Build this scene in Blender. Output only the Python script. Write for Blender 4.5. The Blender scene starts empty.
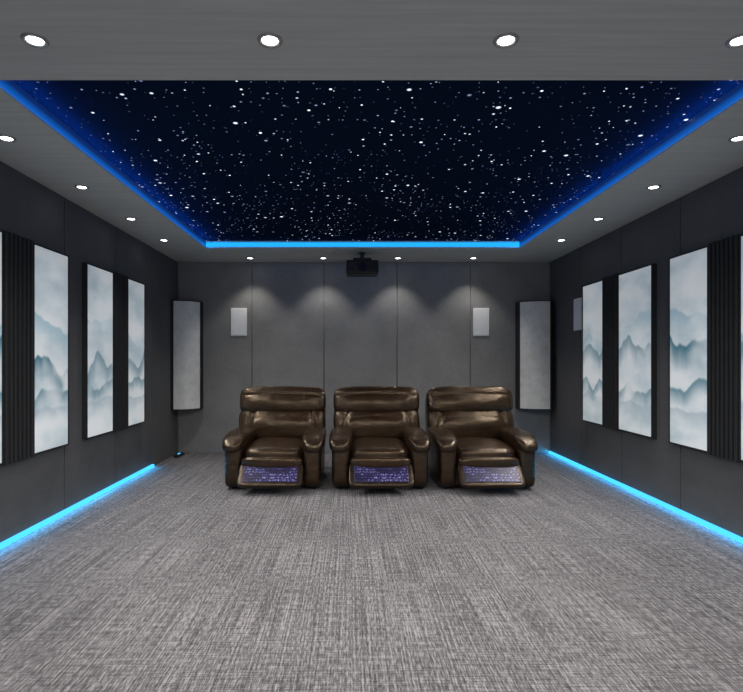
import bpy, bmesh, math, random
from mathutils import Vector, Matrix, noise
random.seed(4)
scene=bpy.context.scene
coll=scene.collection
try:
    scene.view_settings.view_transform='Standard'
except Exception: pass

F=550.0; CX=351.0; CY=361.0; H=1.35
XL,XR,YB,ZC=-2.54,2.92,8.06,2.80
Y0=-1.2

# ---------------------------------------------------------------- node helpers
def new_mat(name):
    m=bpy.data.materials.new(name); m.use_nodes=True
    nt=m.node_tree; b=nt.nodes['Principled BSDF']
    return m,nt,b
def setin(nt,sock,v):
    if isinstance(v,bpy.types.NodeSocket): nt.links.new(v,sock)
    else:
        if isinstance(v,(tuple,list)) and len(v)==3 and sock.type=='RGBA': v=(*v,1)
        sock.default_value=v
def math_n(nt,op,a,b=None,c=None,clamp=False):
    n=nt.nodes.new('ShaderNodeMath'); n.operation=op; n.use_clamp=clamp
    setin(nt,n.inputs[0],a)
    if b is not None: setin(nt,n.inputs[1],b)
    if c is not None: setin(nt,n.inputs[2],c)
    return n.outputs[0]
def mix_c(nt,f,a,b,mode='MIX'):
    n=nt.nodes.new('ShaderNodeMix'); n.data_type='RGBA'; n.blend_type=mode
    setin(nt,n.inputs[0],f); setin(nt,n.inputs[6],a); setin(nt,n.inputs[7],b)
    return n.outputs[2]
def smooth(nt,v,a,b,o0=0.0,o1=1.0):
    n=nt.nodes.new('ShaderNodeMapRange'); n.interpolation_type='SMOOTHSTEP'
    setin(nt,n.inputs[0],v); n.inputs[1].default_value=a; n.inputs[2].default_value=b
    n.inputs[3].default_value=o0; n.inputs[4].default_value=o1
    return n.outputs[0]
def coord(nt,kind='Object'):
    return nt.nodes.new('ShaderNodeTexCoord').outputs[kind]
def pos(nt): return nt.nodes.new('ShaderNodeNewGeometry').outputs['Position']
def mapping(nt,v,scale=(1,1,1),loc=(0,0,0)):
    n=nt.nodes.new('ShaderNodeMapping'); nt.links.new(v,n.inputs[0])
    n.inputs['Scale'].default_value=scale; n.inputs['Location'].default_value=loc
    return n.outputs[0]
def noise_n(nt,v,scale=5,detail=2,rough=.5,dims='3D'):
    n=nt.nodes.new('ShaderNodeTexNoise'); n.noise_dimensions=dims
    if dims=='1D': setin(nt,n.inputs['W'],v)
    else: nt.links.new(v,n.inputs['Vector'])
    n.inputs['Scale'].default_value=scale; n.inputs['Detail'].default_value=detail; n.inputs['Roughness'].default_value=rough
    return n.outputs[0]
def ramp(nt,v,stops):
    n=nt.nodes.new('ShaderNodeValToRGB'); nt.links.new(v,n.inputs[0])
    e=n.color_ramp.elements
    while len(e)<len(stops): e.new(.5)
    for i,(p,c) in enumerate(stops):
        e[i].position=p; e[i].color=(*c,1)
    return n.outputs[0]
def bump(nt,b,h,strength=.3,dist=.01):
    n=nt.nodes.new('ShaderNodeBump'); nt.links.new(h,n.inputs['Height'])
    n.inputs['Strength'].default_value=strength; n.inputs['Distance'].default_value=dist
    nt.links.new(n.outputs[0],b.inputs['Normal'])
def simple(name,col,rough=.5,metal=0,nscale=0,namt=.15,bmp=0):
    m,nt,b=new_mat(name)
    b.inputs['Base Color'].default_value=(*col,1); b.inputs['Roughness'].default_value=rough; b.inputs['Metallic'].default_value=metal
    if nscale:
        n=noise_n(nt,coord(nt),nscale,4,.6)
        c=ramp(nt,n,[(.3,tuple(x*(1-namt) for x in col)),(.7,tuple(min(1,x*(1+namt)) for x in col))])
        nt.links.new(c,b.inputs['Base Color'])
        if bmp: bump(nt,b,n,bmp,.003)
    return m
def emis(name,col,st,base=(.02,.02,.02)):
    m,nt,b=new_mat(name)
    b.inputs['Base Color'].default_value=(*base,1)
    b.inputs['Emission Color'].default_value=(*col,1); b.inputs['Emission Strength'].default_value=st
    return m

# ---------------------------------------------------------------- materials
def wall_mat(name,col):
    m,nt,b=new_mat(name)
    p=pos(nt)
    n1=noise_n(nt,p,3.2,5,.65); n2=noise_n(nt,p,90,3,.7); n3=noise_n(nt,mapping(nt,p,(60,60,60)),1,3,.6)
    s=math_n(nt,'MULTIPLY_ADD',n1,.35,math_n(nt,'MULTIPLY',n2,.4))
    s=math_n(nt,'MULTIPLY_ADD',n3,.25,s)
    c=ramp(nt,s,[(.35,tuple(x*.78 for x in col)),(.65,tuple(x*1.22 for x in col))])
    nt.links.new(c,b.inputs['Base Color']); b.inputs['Roughness'].default_value=.9
    bump(nt,b,n2,.25,.003)
    return m
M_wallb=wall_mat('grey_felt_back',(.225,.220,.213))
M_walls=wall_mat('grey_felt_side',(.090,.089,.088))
M_ceil,nt,b=new_mat('ceiling_paint')
n=noise_n(nt,mapping(nt,pos(nt),(.8,22,1)),1.5,5,.6)
nt.links.new(ramp(nt,n,[(.3,(.49,.49,.465)),(.7,(.59,.59,.56))]),b.inputs['Base Color']); b.inputs['Roughness'].default_value=.85
# carpet
M_carpet,nt,b=new_mat('carpet')
p=pos(nt)
a0=noise_n(nt,mapping(nt,p,(95,1.2,1)),1,1.5,.5)
a1=noise_n(nt,mapping(nt,p,(130,20,1)),1,1,.5)
a2=noise_n(nt,mapping(nt,p,(4.5,95,1)),1,1.5,.5)
a3=noise_n(nt,mapping(nt,p,(220,140,1)),1,1,.5)
a4=noise_n(nt,mapping(nt,p,(1.3,1.0,1)),1,3,.5)
s=math_n(nt,'MULTIPLY',a1,.29)
s=math_n(nt,'MULTIPLY_ADD',a0,.26,s)
s=math_n(nt,'MULTIPLY_ADD',a2,.18,s)
s=math_n(nt,'MULTIPLY_ADD',a3,.21,s)
s=math_n(nt,'MULTIPLY_ADD',a4,.06,s)
c=ramp(nt,s,[(.41,(.039,.037,.040)),(.50,(.121,.115,.120)),(.59,(.285,.273,.281))])
nt.links.new(c,b.inputs['Base Color']); b.inputs['Roughness'].default_value=.95
bump(nt,b,a3,.35,.004)
# stars
M_star,nt,b=new_mat('star_ceiling_board')
b.inputs['Base Color'].default_value=(.007,.016,.038,1); b.inputs['Roughness'].default_value=.95; b.inputs['Specular IOR Level'].default_value=0
p=pos(nt)
cm=smooth(nt,noise_n(nt,p,2.0,2,.5),.38,.56,.25,1.0)
def starlayer(scale,rmax,seed,keep,pw=1.5):
    v=nt.nodes.new('ShaderNodeTexVoronoi'); v.voronoi_dimensions='2D'; v.feature='F1'
    nt.links.new(mapping(nt,p,(1,1,1),(seed,seed*.7,0)),v.inputs['Vector']); v.inputs['Scale'].default_value=scale
    sep=nt.nodes.new('ShaderNodeSeparateColor'); nt.links.new(v.outputs['Color'],sep.inputs[0])
    r=math_n(nt,'MULTIPLY_ADD',math_n(nt,'POWER',sep.outputs[0],2),rmax*scale,rmax*scale*.45)
    q=math_n(nt,'DIVIDE',v.outputs['Distance'],r)
    on=smooth(nt,q,.4,1.25,1,0)
    k=math_n(nt,'LESS_THAN',sep.outputs[1],math_n(nt,'MULTIPLY',cm,keep))
    br=math_n(nt,'MULTIPLY_ADD',math_n(nt,'POWER',sep.outputs[2],pw),.88,.12)
    return math_n(nt,'MULTIPLY',math_n(nt,'MULTIPLY',on,k),br)
s1=math_n(nt,'MAXIMUM',starlayer(5.5,.0120,3.1,.70),starlayer(10,.0078,8.7,.40,2.0))
s2=math_n(nt,'MULTIPLY',starlayer(17,.0055,1.3,.40),.40)
s=math_n(nt,'MAXIMUM',s1,s2)
nt.links.new(mix_c(nt,smooth(nt,s1,0.0,.5),(.42,.50,1.0),(.82,.93,1)),b.inputs['Emission Color'])
nt.links.new(math_n(nt,'MULTIPLY_ADD',s,2.2,.0),b.inputs['Emission Strength'])
# leather
def leather(name,lo,hi,rough):
    m,nt,b=new_mat(name)
    o=coord(nt)
    n1=noise_n(nt,o,5,5,.65); n2=noise_n(nt,mapping(nt,o,(5,9,9)),1.6,2.5,.5)
    n3=noise_n(nt,mapping(nt,o,(8,15,15)),1.6,3,.6)
    cr=math_n(nt,'ABSOLUTE',math_n(nt,'SUBTRACT',n3,.5))
    crease=smooth(nt,cr,0,.03)
    v=nt.nodes.new('ShaderNodeTexVoronoi'); nt.links.new(o,v.inputs['Vector']); v.inputs['Scale'].default_value=140
    c=ramp(nt,n1,[(.3,lo),(.7,hi)]); nt.links.new(c,b.inputs['Base Color'])
    b.inputs['Roughness'].default_value=rough; b.inputs['Specular IOR Level'].default_value=.6
    b.inputs['Specular Tint'].default_value=(1,.78,.56,1)
    h=math_n(nt,'MULTIPLY_ADD',v.outputs['Distance'],.04,n2)
    h=math_n(nt,'MULTIPLY_ADD',crease,.08,h)
    bump(nt,b,h,.42,.02)
    return m
M_leather=leather('brown_leather',(.009,.0045,.0022),(.025,.0125,.0062),.27)
M_leather_dark=leather('dark_brown_leather',(.007,.0042,.003),(.014,.0085,.006),.34)
M_black=simple('black_plastic',(.009,.009,.010),.45,0,20,.2)
M_blackm=simple('black_matte',(.012,.013,.014),.7,0,12,.2)
M_white=simple('white_trim',(.85,.85,.85),.4,0,6,.03)
M_ring=simple('downlight_trim',(.33,.33,.33),.35,.3,6,.03)
M_lamp=emis('lamp_glow',(1,.98,.95),14,(.8,.8,.8))
M_ledback=emis('led_cyan',(.01,.38,.95),1.25)
M_ledside_fade,nt,b=new_mat('led_blue_painted_fade')
sz=nt.nodes.new('ShaderNodeSeparateXYZ'); nt.links.new(pos(nt),sz.inputs[0])
g=smooth(nt,sz.outputs[2],ZC+.005,ZC+.070,1,0)  # glow falloff up the recess sides, painted into the emission
nt.links.new(mix_c(nt,g,(.002,.018,.12),(.004,.13,.60)),b.inputs['Emission Color']); b.inputs['Emission Strength'].default_value=.85
b.inputs['Base Color'].default_value=(.02,.02,.02,1)
M_ledfloor=emis('led_floor',(.05,.50,1.0),1.6)
M_lens=simple('lens_glass',(.02,.02,.04),.08,0,4,.1)
# footrest film, its bluish glints painted into the base colour
M_foot,nt,b=new_mat('footrest_film_painted_glints')
o=coord(nt)
sx=nt.nodes.new('ShaderNodeSeparateXYZ'); nt.links.new(o,sx.inputs[0])
cb=nt.nodes.new('ShaderNodeCombineXYZ'); nt.links.new(sx.outputs[0],cb.inputs[0]); nt.links.new(sx.outputs[2],cb.inputs[1])
nn=noise_n(nt,mapping(nt,cb.outputs[0],(60,44,1)),1,3,.7)
n2=noise_n(nt,mapping(nt,cb.outputs[0],(6,8,1)),1,2,.5)
wv=nt.nodes.new('ShaderNodeTexWave'); wv.bands_direction='Y'; nt.links.new(cb.outputs[0],wv.inputs[0]); wv.inputs['Scale'].default_value=9; wv.inputs['Distortion'].default_value=1.6
g=math_n(nt,'MULTIPLY',smooth(nt,nn,.50,.62),smooth(nt,wv.outputs[1],.2,.65))
g=math_n(nt,'MULTIPLY',g,smooth(nt,n2,.40,.6,.12,1))
c=mix_c(nt,g,mix_c(nt,n2,(.006,.005,.012),(.026,.019,.075)),(.34,.34,.80))
nt.links.new(c,b.inputs['Base Color']); b.inputs['Roughness'].default_value=.35; b.inputs['Specular IOR Level'].default_value=.3
# speaker cloth
def cloth(name,c0,c1):
    m,nt,b=new_mat(name); o=coord(nt)
    n=math_n(nt,'MULTIPLY_ADD',noise_n(nt,o,9,4,.6),.4,math_n(nt,'MULTIPLY',noise_n(nt,o,110,2,.6),.6))
    nt.links.new(ramp(nt,n,[(.38,c0),(.62,c1)]),b.inputs['Base Color']); b.inputs['Roughness'].default_value=.9
    return m
M_cloth=cloth('speaker_cloth',(.62,.61,.57),(.84,.83,.79))
M_grille=cloth('speaker_grille',(.78,.79,.78),(.9,.9,.9))

def painting_mat(seed,pale):
    rr=random.Random(seed*13)
    m,nt,b=new_mat('misty_mountain_print_glow')
    o=coord(nt)
    sep=nt.nodes.new('ShaderNodeSeparateXYZ'); nt.links.new(o,sep.inputs[0])
    x=math_n(nt,'ADD',sep.outputs[0],seed*3.7); t=math_n(nt,'MULTIPLY',sep.outputs[2],1/.83)
    cl=noise_n(nt,mapping(nt,o,(1.0,1,2.0),(seed*2.3,0,seed)),1.5,4,.52)
    col=ramp(nt,cl,[(.33,(.46,.55,.58)),(.48,(.63,.69,.71)),(.62,(.77,.80,.80))])
    st=.85 if pale else 1.0
    j=lambda a: rr.uniform(-a,a)
    layers=[(.26+j(.12),.21,1.1,(.30,.47,.54),.36,.8),(-.02+j(.12),.25,1.45,(.05,.18,.24),.33,1.0 if not pale else .8),(-.38+j(.06),.15,1.6,(.12,.25,.31),.24,1.0),(-.57+j(.04),.09,1.3,(.28,.38,.43),.24,.6)]
    for i,(base,amp,fr,lc,fade,k) in enumerate(layers):
        n=noise_n(nt,math_n(nt,'MULTIPLY_ADD',x,fr,i*17.3+seed),1.6,2.5,.45,'1D')
        h=math_n(nt,'MULTIPLY_ADD',n,amp*3,base-amp*1.5)
        h=math_n(nt,'ADD',h,math_n(nt,'MULTIPLY_ADD',noise_n(nt,o,9,3,.6),.04,-.02))
        d=math_n(nt,'SUBTRACT',h,t)
        mk=math_n(nt,'MULTIPLY',smooth(nt,d,0,.04),smooth(nt,d,0.0,fade,k*st,0))
        mk=math_n(nt,'MULTIPLY',mk,smooth(nt,noise_n(nt,mapping(nt,o,(1.6,1,1.9),(seed+i*5,0,i)),1.3,2.0,.5),.35,.53,.25,1))
        col=mix_c(nt,mk,col,lc)
    nt.links.new(col,b.inputs['Base Color']); b.inputs['Roughness'].default_value=.6
    nt.links.new(col,b.inputs['Emission Color']); b.inputs['Emission Strength'].default_value=.36  # painted glow: prints emit their own colour to look brightly lit
    return m

# ---------------------------------------------------------------- mesh helpers
def finish(name,bm,mat,parent=None,loc=(0,0,0),rot=(0,0,0),smooth_=False):
    me=bpy.data.meshes.new(name); bmesh.ops.recalc_face_normals(bm,faces=bm.faces[:]); bm.to_mesh(me); bm.free()
    if smooth_:
        for p in me.polygons: p.use_smooth=True
    me.materials.append(mat)
    o=bpy.data.objects.new(name,me); coll.objects.link(o)
    o.location=loc; o.rotation_euler=rot
    if parent: o.parent=parent
    return o
def add_box(bm,lo,hi,bev=0,seg=2):
    r=bmesh.ops.create_cube(bm,size=1); vs=r['verts']
    for v in vs:
        v.co=Vector([(lo[i]+hi[i])/2+v.co[i]*(hi[i]-lo[i]) for i in range(3)])
    if bev:
        es=set(e for v in vs for e in v.link_edges)
        bmesh.ops.bevel(bm,geom=list(es),offset=bev,segments=seg,affect='EDGES',profile=.5)
def boxes(name,lst,mat,parent=None,loc=(0,0,0),rot=(0,0,0),bev=0,seg=2,smooth_=False):
    bm=bmesh.new()
    for lo,hi in lst: add_box(bm,lo,hi,bev,seg)
    return finish(name,bm,mat,parent,loc,rot,smooth_)
def add_cyl(bm,r,z0,z1,seg=32,c=(0,0),r2=None):
    bmesh.ops.create_cone(bm,cap_ends=True,segments=seg,radius1=r,radius2=r if r2 is None else r2,depth=z1-z0,matrix=Matrix.Translation((c[0],c[1],(z0+z1)/2)))
def cushion(name,size,mat,parent,loc,rot=(0,0,0),n=4.5,fn=None,cuts=14,wr=.003,seed=0):
    bm=bmesh.new(); bmesh.ops.create_cube(bm,size=2)
    bmesh.ops.subdivide_edges(bm,edges=bm.edges[:],cuts=cuts,use_grid_fill=True)
    for v in bm.verts:
        p=Vector([math.sin(c_*math.pi/2) for c_ in v.co]); k=(abs(p.x)**n+abs(p.y)**n+abs(p.z)**n)**(1/n)
        u=p/k
        q=Vector((u.x*size[0]/2,u.y*size[1]/2,u.z*size[2]/2))
        if fn: q=fn(q,u.copy())
        if wr: q+=noise.noise_vector(Vector((q.x*4+seed,q.y*7,q.z*7)))*wr
        v.co=q
    return finish(name,bm,mat,parent,loc,rot,True)
def empty(name,loc,rot=(0,0,0)):
    o=bpy.data.objects.new(name,None); o.empty_display_size=.1; coll.objects.link(o); o.location=loc; o.rotation_euler=rot
    return o
def tag(o,label,cat,group=None,kind=None):
    o['label']=label; o['category']=cat
    if group: o['group']=group
    if kind: o['kind']=kind
def copy_tree(src,loc,rot=None):
    n=src.copy(); coll.objects.link(n); n.location=loc
    if rot: n.rotation_euler=rot
    def rec(a,b):
        for ch in a.children:
            c=ch.copy(); coll.objects.link(c); c.parent=b; c.matrix_parent_inverse=ch.matrix_parent_inverse.copy(); rec(ch,c)
    rec(src,n)
    return n

# ---------------------------------------------------------------- room
fl=boxes('floor',[((XL-.1,Y0,-.1),(XR+.1,YB+.1,0))],M_carpet); fl['kind']='structure'
seams=[XL,-1.45,-.396,.674,1.745,XR]
lst=[((XL-.1,YB+.02,0),(XR+.1,YB+.12,2.95))]
for a,c in zip(seams[:-1],seams[1:]): lst.append(((a+.008,YB,0.0),(c-.008,YB+.025,ZC)))
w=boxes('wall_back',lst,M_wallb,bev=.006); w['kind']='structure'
y=YB
sy=[YB]
while y-1.06>Y0: y-=1.06; sy.append(y)
sy.append(Y0); sy=sy[::-1]
for nm,xs,sg in (('wall_left',XL,-1),('wall_right',XR,1)):
    lst=[]
    x0,x1=sorted((xs+sg*.02,xs+sg*.12)); lst.append(((x0,Y0,0),(x1,YB+.015,2.95)))
    for a,c in zip(sy[:-1],sy[1:]):
        if c-a<.05: continue
        x0,x1=sorted((xs,xs+sg*.025)); lst.append(((x0,a+.007,0),(x1,c-.007,ZC)))
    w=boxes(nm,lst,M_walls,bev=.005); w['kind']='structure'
# ceiling with opening
OX0,OX1,OY0,OY1=-1.87,2.17,2.84,7.06
ZP=2.89
c=boxes('ceiling',[((XL,Y0,ZC),(XR,OY0,3.0)),((XL,OY1,ZC),(XR,YB+.01,3.0)),((XL,OY0,ZC),(OX0,OY1,3.0)),((OX1,OY0,ZC),(XR,OY1,3.0))],M_ceil); c['kind']='structure'
st=boxes('star_ceiling_panel',[((OX0,OY0,ZP),(OX1,OY1,ZP+.05))],M_star)
tag(st,'dark navy fibre-optic starry sky panel recessed in the ceiling','ceiling panel')
def area(parent,loc,rot,sx_,sy_,energy,col,name='led_bulb'):
    l=bpy.data.lights.new(name,'AREA'); l.shape='RECTANGLE'; l.size=sx_; l.size_y=sy_; l.energy=energy; l.color=col
    o=bpy.data.objects.new(name,l); coll.objects.link(o); o.location=loc; o.rotation_euler=rot; o.parent=parent
    return o
t=.012
for i,(lo,hi,m,lb) in enumerate([((OX0+t,OY1-t,ZC+.018),(OX1-t,OY1,ZP-.020),M_ledback,'bright cyan strip light along the recess edge near the rear wall'),
                (((OX0),OY0,ZC+.012),(OX0+t,OY1,ZP),M_ledside_fade,'blue strip light along the long edge of the ceiling recess'),
                ((OX1-t,OY0,ZC+.012),(OX1,OY1,ZP),M_ledside_fade,'blue strip light along the long edge of the ceiling recess'),
                ((OX0+t,OY0,ZC+.012),(OX1-t,OY0+t,ZP),M_ledside_fade,'blue strip light along the short edge of the ceiling recess')]):
    o=boxes('led_strip',[(lo,hi)],m); tag(o,lb,'strip light','ceiling cove strip lights')
    if i in (1,2):
        sg=1 if i==1 else -1
        xx=OX0+t+.006 if i==1 else OX1-t-.006
        area(o,(xx,(OY0+OY1)/2,ZC+.02),(0,math.radians(-115*sg),0),.006,OY1-OY0-.05,10,(.01,.24,1.0))
for x0,x1,y1,sg,lb in ((XL,XL+.03,7.02,1,'glowing cyan strip light at wall base, ending short of corner'),(XR-.03,XR,YB-.01,-1,'glowing cyan strip light along the full wall base')):
    o=boxes('led_strip',[((x0,Y0,0.0),(x1,y1,.034))],M_ledfloor); tag(o,lb,'strip light','floor strip lights')
    xm=(x0+x1)/2+sg*.02
    area(o,(xm,(Y0+y1)/2,.042),(0,math.radians(-50*sg),0),.008,y1-Y0,18,(.02,.45,1.0))

# ---------------------------------------------------------------- downlights
def build_downlight():
    e=empty('downlight',(0,0,ZC))
    bm=bmesh.new(); seg=36
    prof=[(.057,0),(.057,-.004),(.053,-.009),(.044,-.009),(.034,-.002),(.034,0)]
    rings=[[bm.verts.new((r*math.cos(2*math.pi*i/seg),r*math.sin(2*math.pi*i/seg),z)) for i in range(seg)] for r,z in prof]
    for a,b_ in zip(rings[:-1],rings[1:]):
        for i in range(seg): bm.faces.new((a[i],a[(i+1)%seg],b_[(i+1)%seg],b_[i]))
    finish('trim_ring',bm,M_ring,e,smooth_=True)
    bm=bmesh.new(); add_cyl(bm,.035,-.004,-.0005,32); finish('lamp_lens',bm,M_lamp,e)
    return e
src=build_downlight()
def spot(parent,energy,size,blend,rot=(0,0,0),name='lamp_bulb'):
    l=bpy.data.lights.new(name,'SPOT'); l.energy=energy; l.spot_size=math.radians(size); l.spot_blend=blend; l.shadow_soft_size=.04; l.color=(1,.96,.915)
    o=bpy.data.objects.new(name,l); coll.objects.link(o); o.parent=parent; o.location=(0,0,-.03); o.rotation_euler=rot
XS=[-1.427,-.366,.70,1.757]
pts=[(x,2.484,'f') for x in XS]+[(x,7.74,'b') for x in [-1.42,-.39,.66,1.72]]
for yy in (3.576,4.58,5.60,6.59): pts+=[(-2.24,yy,'s'),(2.52,yy,'s')]
pts+=[(x,yy,'r') for x in XS for yy in (1.3,.1)]  # unseen rows behind the camera, added as fill light
dl=[]
for i,(x,yy,k) in enumerate(pts):
    d=src if i==0 else copy_tree(src,(x,yy,ZC))
    d.location=(x,yy,ZC); dl.append(d)
    tag(d,'small round recessed downlight with metal trim, switched on','light','recessed ceiling downlights')
for o,(x,yy,k) in zip(dl,pts):
    if k=='b': spot(o,20,94,.6)
    elif k=='s': spot(o,98,110,1.0,(0,math.radians(-30 if x<0 else 30),0))
    elif k=='f': spot(o,62,150,1.0,(math.radians(12),0,0))
    else: spot(o,54,150,1.0,(math.radians(14),0,0))

# ---------------------------------------------------------------- art panels and slats
PH=1.67; PZ=1.445
def painting(side,ya,yb,seed,label,pale):
    wdt=yb-ya; x=XL if side<0 else XR
    e=empty('landscape_painting',(x,(ya+yb)/2,PZ),(0,0,math.radians(90) if side<0 else math.radians(-90)))
    D=.05; h=PH/2; w_=wdt/2; fr=.012
    boxes('frame',[((-w_,-D,-h),(-w_+fr,0,h)),((w_-fr,-D,-h),(w_,0,h)),((-w_+fr,-D,h-fr),(w_-fr,0,h)),((-w_+fr,-D,-h),(w_-fr,0,-h+fr))],M_blackm,e)
    boxes('canvas',[((-w_+fr,-D+.006,-h+fr),(w_-fr,-.002,h-fr))],painting_mat(seed,pale),e)
    tag(e,label,'painting','misty mountain wall panels')
def slats(side,ya,yb):
    wdt=yb-ya; x=XL if side<0 else XR
    e=empty('slatted_wall_decor',(x,(ya+yb)/2,PZ),(0,0,math.radians(90) if side<0 else math.radians(-90)))
    boxes('backing_board',[((-wdt/2,-.02,-PH/2-.01),(wdt/2,-.001,PH/2+.01))],M_blackm,e)
    lst=[]
    n=7; pw=wdt/n
    for i in range(n):
        a=-wdt/2+i*pw+pw*.22; lst.append(((a,-.062,-PH/2-.01),(a+pw*.56,-.02,PH/2+.01)))
    boxes('slats',lst,M_blackm,e,bev=.003,seg=1)
    tag(e,'black vertical slatted wall panel between two landscape paintings','wall decor','black slatted wall panels')
L1='tall framed print of teal misty mountains on dark wall'
L2='tall pale print of faint grey mountains in thick mist'
for side,ys_,sd in ((-1,(3.40,3.945,4.315,4.86),1),(-1,(5.19,5.775,6.14,6.65),4),(1,(3.52,4.07,4.42,4.97),7),(1,(5.25,5.92,6.27,6.83),11)):
    far=ys_[0]>5
    painting(side,ys_[0],ys_[1]-.003,sd,L2 if far else L1,far); slats(side,ys_[1],ys_[2]); painting(side,ys_[2]+.003,ys_[3],sd+1.0,L1 if not far else L2,far)

# ---------------------------------------------------------------- wall speakers
def flush_speaker(loc,rotz,label):
    e=empty('flush_speaker',loc,(0,0,rotz))
    boxes('speaker_frame',[((-.118,-.012,-.205),(.118,0,.205))],M_white,e,bev=.004)
    boxes('speaker_grille',[((-.108,-.016,-.195),(.108,-.010,.195))],M_grille,e,bev=.002)
    tag(e,label,'speaker','white wall speakers')
zs=1.35+(361-322)/68.2
flush_speaker(((239-351)/68.2,YB,zs),0,'white rectangular speaker flush on the grey rear wall')
flush_speaker(((481-351)/68.2,YB,zs),0,'white rectangular speaker flush on the grey rear wall')
flush_speaker((XR,7.07,1.95),math.radians(-90),'white rectangular speaker on the side wall by a mountain print')

# ---------------------------------------------------------------- corner acoustic columns
def corner(side):
    z0,z1=.655,2.21
    if side<0: A=(-2.535,7.74); B=(-2.165,7.97); Bb=(-2.165,8.058); C=(-2.535,8.058)
    else: A=(2.86,7.80); B=(2.41,7.95); Bb=(2.41,8.058); C=(2.86,8.058)
    cx=(A[0]+B[0])/2; cy=8.058
    e=empty('wall_mounted_speaker',(cx,cy,z0))
    N=14; fn=[]
    dx,dy=B[0]-A[0],B[1]-A[1]; L=math.hypot(dx,dy); nx,ny=(dy/L,-dx/L)
    if ny>0: nx,ny=-nx,-ny
    for i in range(N+1):
        t_=i/N; bow=.075*math.sin(math.pi*t_)
        fn.append((A[0]+dx*t_+nx*bow-cx,A[1]+dy*t_+ny*bow-cy))
    def prism(name,poly,za,zb,mat):
        bm=bmesh.new()
        lo=[bm.verts.new((x,y,za)) for x,y in poly]; hi=[bm.verts.new((x,y,zb)) for x,y in poly]
        bm.faces.new(lo); bm.faces.new(hi[::-1])
        for i in range(len(poly)):
            j=(i+1)%len(poly); bm.faces.new((lo[i],lo[j],hi[j],hi[i]))
        finish(name,bm,mat,e)
    poly=fn+[(Bb[0]-cx,Bb[1]-cy),(C[0]-cx,C[1]-cy)]
    prism('speaker_cabinet',poly,0,z1-z0,M_black)
    m=.014
    f2=[(x+nx*.006,y+ny*.006) for x,y in fn[1:-1]]; b2=[(x-nx*.01,y-ny*.01) for x,y in fn[1:-1]]
    prism('speaker_cloth_front',f2+b2[::-1],m,z1-z0-m,M_cloth)
    tag(e,'tall bowed corner speaker with pale grey cloth and black edge','speaker','tall corner speakers')
corner(-1); corner(1)

# ---------------------------------------------------------------- projector
e=empty('projector',(.15,7.36,ZC))
bm=bmesh.new(); add_cyl(bm,.045,-.012,0,24); add_cyl(bm,.028,-.11,-.01,16); add_box(bm,(-.12,-.09,-.125),(.12,.09,-.085),.003)
finish('ceiling_mount',bm,M_black,e)
boxes('projector_body',[((-.215,-.15,-.305),(.215,.15,-.12))],M_black,e,bev=.025,seg=3)
bm=bmesh.new(); add_cyl(bm,.055,0,.05,28); add_cyl(bm,.045,.05,.056,28)
finish('lens',bm,M_lens,e,(-.0,-.145,-.22),(math.radians(90),0,0))
boxes('vent_grille',[((.09+i*.016,-.156,-.28),(.098+i*.016,-.148,-.16)) for i in range(6)],M_blackm,e)
boxes('ir_window',[((-.17,-.155,-.25),(-.12,-.148,-.23))],M_lens,e)
tag(e,'black projector hanging from a short ceiling mount','projector')

# ---------------------------------------------------------------- small floor box at the corner
e=empty('power_strip',(-2.44,7.80,0))
boxes('power_strip_body',[((-.04,-.13,0),(.04,.13,.035))],M_black,e,bev=.008)
boxes('indicator_light',[((-.012,-.03,.035),(.012,.03,.041))],M_ledfloor,e)
tag(e,'small black power strip with blue light by the wall','power strip')

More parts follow.
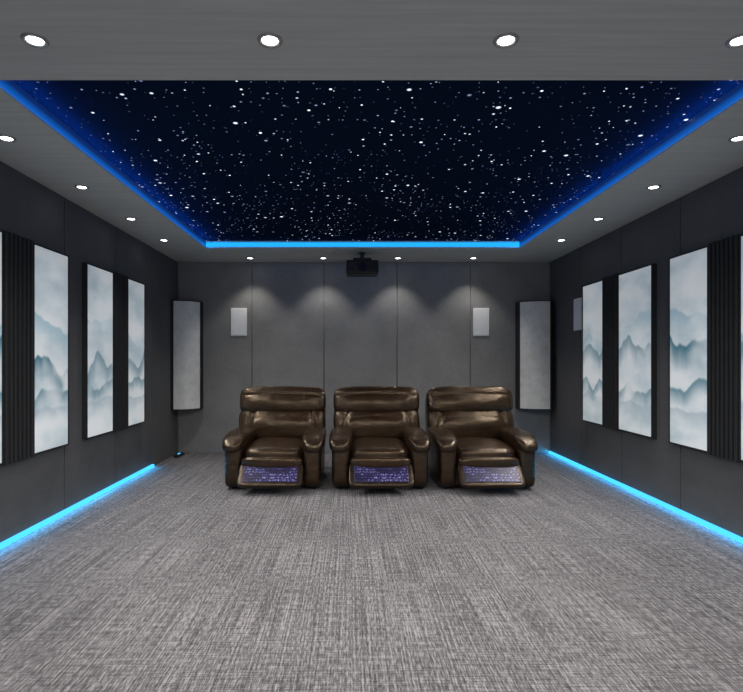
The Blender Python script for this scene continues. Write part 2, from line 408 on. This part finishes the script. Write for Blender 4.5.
# ---------------------------------------------------------------- recliners
def build_chair():
    e=empty('recliner_chair',(0,0,0))
    boxes('base',[((-.47,-.44,.03),(.47,.46,.22))],M_leather_dark,e,bev=.02,seg=3)
    for sx_ in (-1,1):
        for sy_ in (-.40,.40):
            bm=bmesh.new(); add_cyl(bm,.024,0,.035,16,(0,0),.03); finish('foot',bm,M_black,e,(sx_*.42,sy_,0))
    for sx_ in (-1,1):
        def armf(q,u):
            q.y*=1-.02*u.z
            q.x*=1+.10*max(0,u.z)**2
            return q
        a=cushion('arm',(.195,1.0,.50),M_leather,e,(sx_*.412,-.02,.265),n=7,fn=armf,seed=sx_*3,wr=.002)
        def padf(q,u,sx_=sx_):
            f=max(0,-u.y)
            q.z-=.065*f**3
            q.z*=1+.05*f
            q.x+=sx_*.010*f
            q.x*=1+.05*f
            return q
        cushion('arm_pad',(.245,.98,.145),M_leather,a,(sx_*.003,-.055,.245),n=3.5,fn=padf,seed=sx_*7+2,wr=.004,cuts=20)
    def seatf(q,u):
        q.z+=.018*(1-u.x*u.x)*max(0,u.z)
        q.z-=.025*max(0,-u.y-.3)
        if u.z>0: q.z-=.014*math.exp(-((u.y-.05)/.05)**2)
        return q
    cushion('seat_cushion',(.645,.80,.215),M_leather,e,(0,-.13,.345),n=5,fn=seatf,seed=11,cuts=26,wr=.004)
    cushion('front_roll',(.635,.16,.13),M_leather,e,(0,-.525,.300),n=3.6,seed=15,wr=.002)
    fr=cushion('footrest',(.655,.06,.29),M_leather_dark,e,(0,-.635,.185),(math.radians(-50),0,0),n=8,wr=.001,cuts=14)
    boxes('footrest_panel',[((-.275,-.036,-.108),(.275,-.024,.098))],M_foot,fr,bev=.004)
    for sx_ in (-1,1):
        boxes('footrest_bracket',[((-.012,-.16,-.02),(.012,.12,.02))],M_black,e,(sx_*.2,-.5,.16),(math.radians(12),0,0),bev=.003)
    def backf(q,u):
        q.x*=1-.02*max(0,u.z)**3
        return q
    b=cushion('backrest',(1.02,.26,.79),M_leather,e,(0,.46,.615),(math.radians(-14),0,0),n=8,fn=backf,wr=.002)
    def headf(q,u):
        if u.y<0:
            q.y-=.030*math.exp(-((u.z+.25)/.55)**2)*(1-u.x*u.x)
            q.y+=.012*math.exp(-((u.z-.40+.15*u.x*u.x)/.07)**2)*(1-.5*abs(u.x))
        return q
    cushion('headrest',(1.03,.27,.345),M_leather,b,(0,-.095,.232),n=4.8,fn=headf,seed=21,cuts=40,wr=.006)
    def lumf(q,u):
        if u.y<0:
            q.y-=.050*math.exp(-((u.z+.05)/.6)**2)*(1-u.x*u.x)
            q.y+=.028*math.exp(-((abs(u.x)-.74+.10*u.z)/.045)**2)
            q.y+=.010*math.exp(-((u.z-.40+.3*u.x*u.x)/.06)**2)*(1-abs(u.x))
        return q
    cushion('lumbar_cushion',(1.03,.27,.41),M_leather,b,(0,-.085,-.055),n=4.8,fn=lumf,seed=31,cuts=40,wr=.006)
    return e
ch=build_chair()
chairs=[ch]
CH=[(-.82,6.23),(.305,6.23),(1.425,6.23)]
ch.location=(*CH[0],0)
for c_ in CH[1:]: chairs.append(copy_tree(ch,(*c_,0)))
for o in chairs: tag(o,'dark brown leather recliner with slightly opened footrest','recliner chair','row of leather recliners')

# ---------------------------------------------------------------- world, camera
w=bpy.data.worlds.new('world'); scene.world=w; w.use_nodes=True
bg=w.node_tree.nodes['Background']; bg.inputs[0].default_value=(.90,.88,.86,1); bg.inputs[1].default_value=.62
cam=bpy.data.cameras.new('camera'); co=bpy.data.objects.new('camera',cam); coll.objects.link(co)
cam.sensor_fit='HORIZONTAL'; cam.sensor_width=36; cam.lens=F/743*36
cam.shift_x=(371.5-CX)/743; cam.shift_y=(CY-346)/743
co.location=(0,0,H); co.rotation_euler=(math.radians(90),0,0)
scene.camera=co
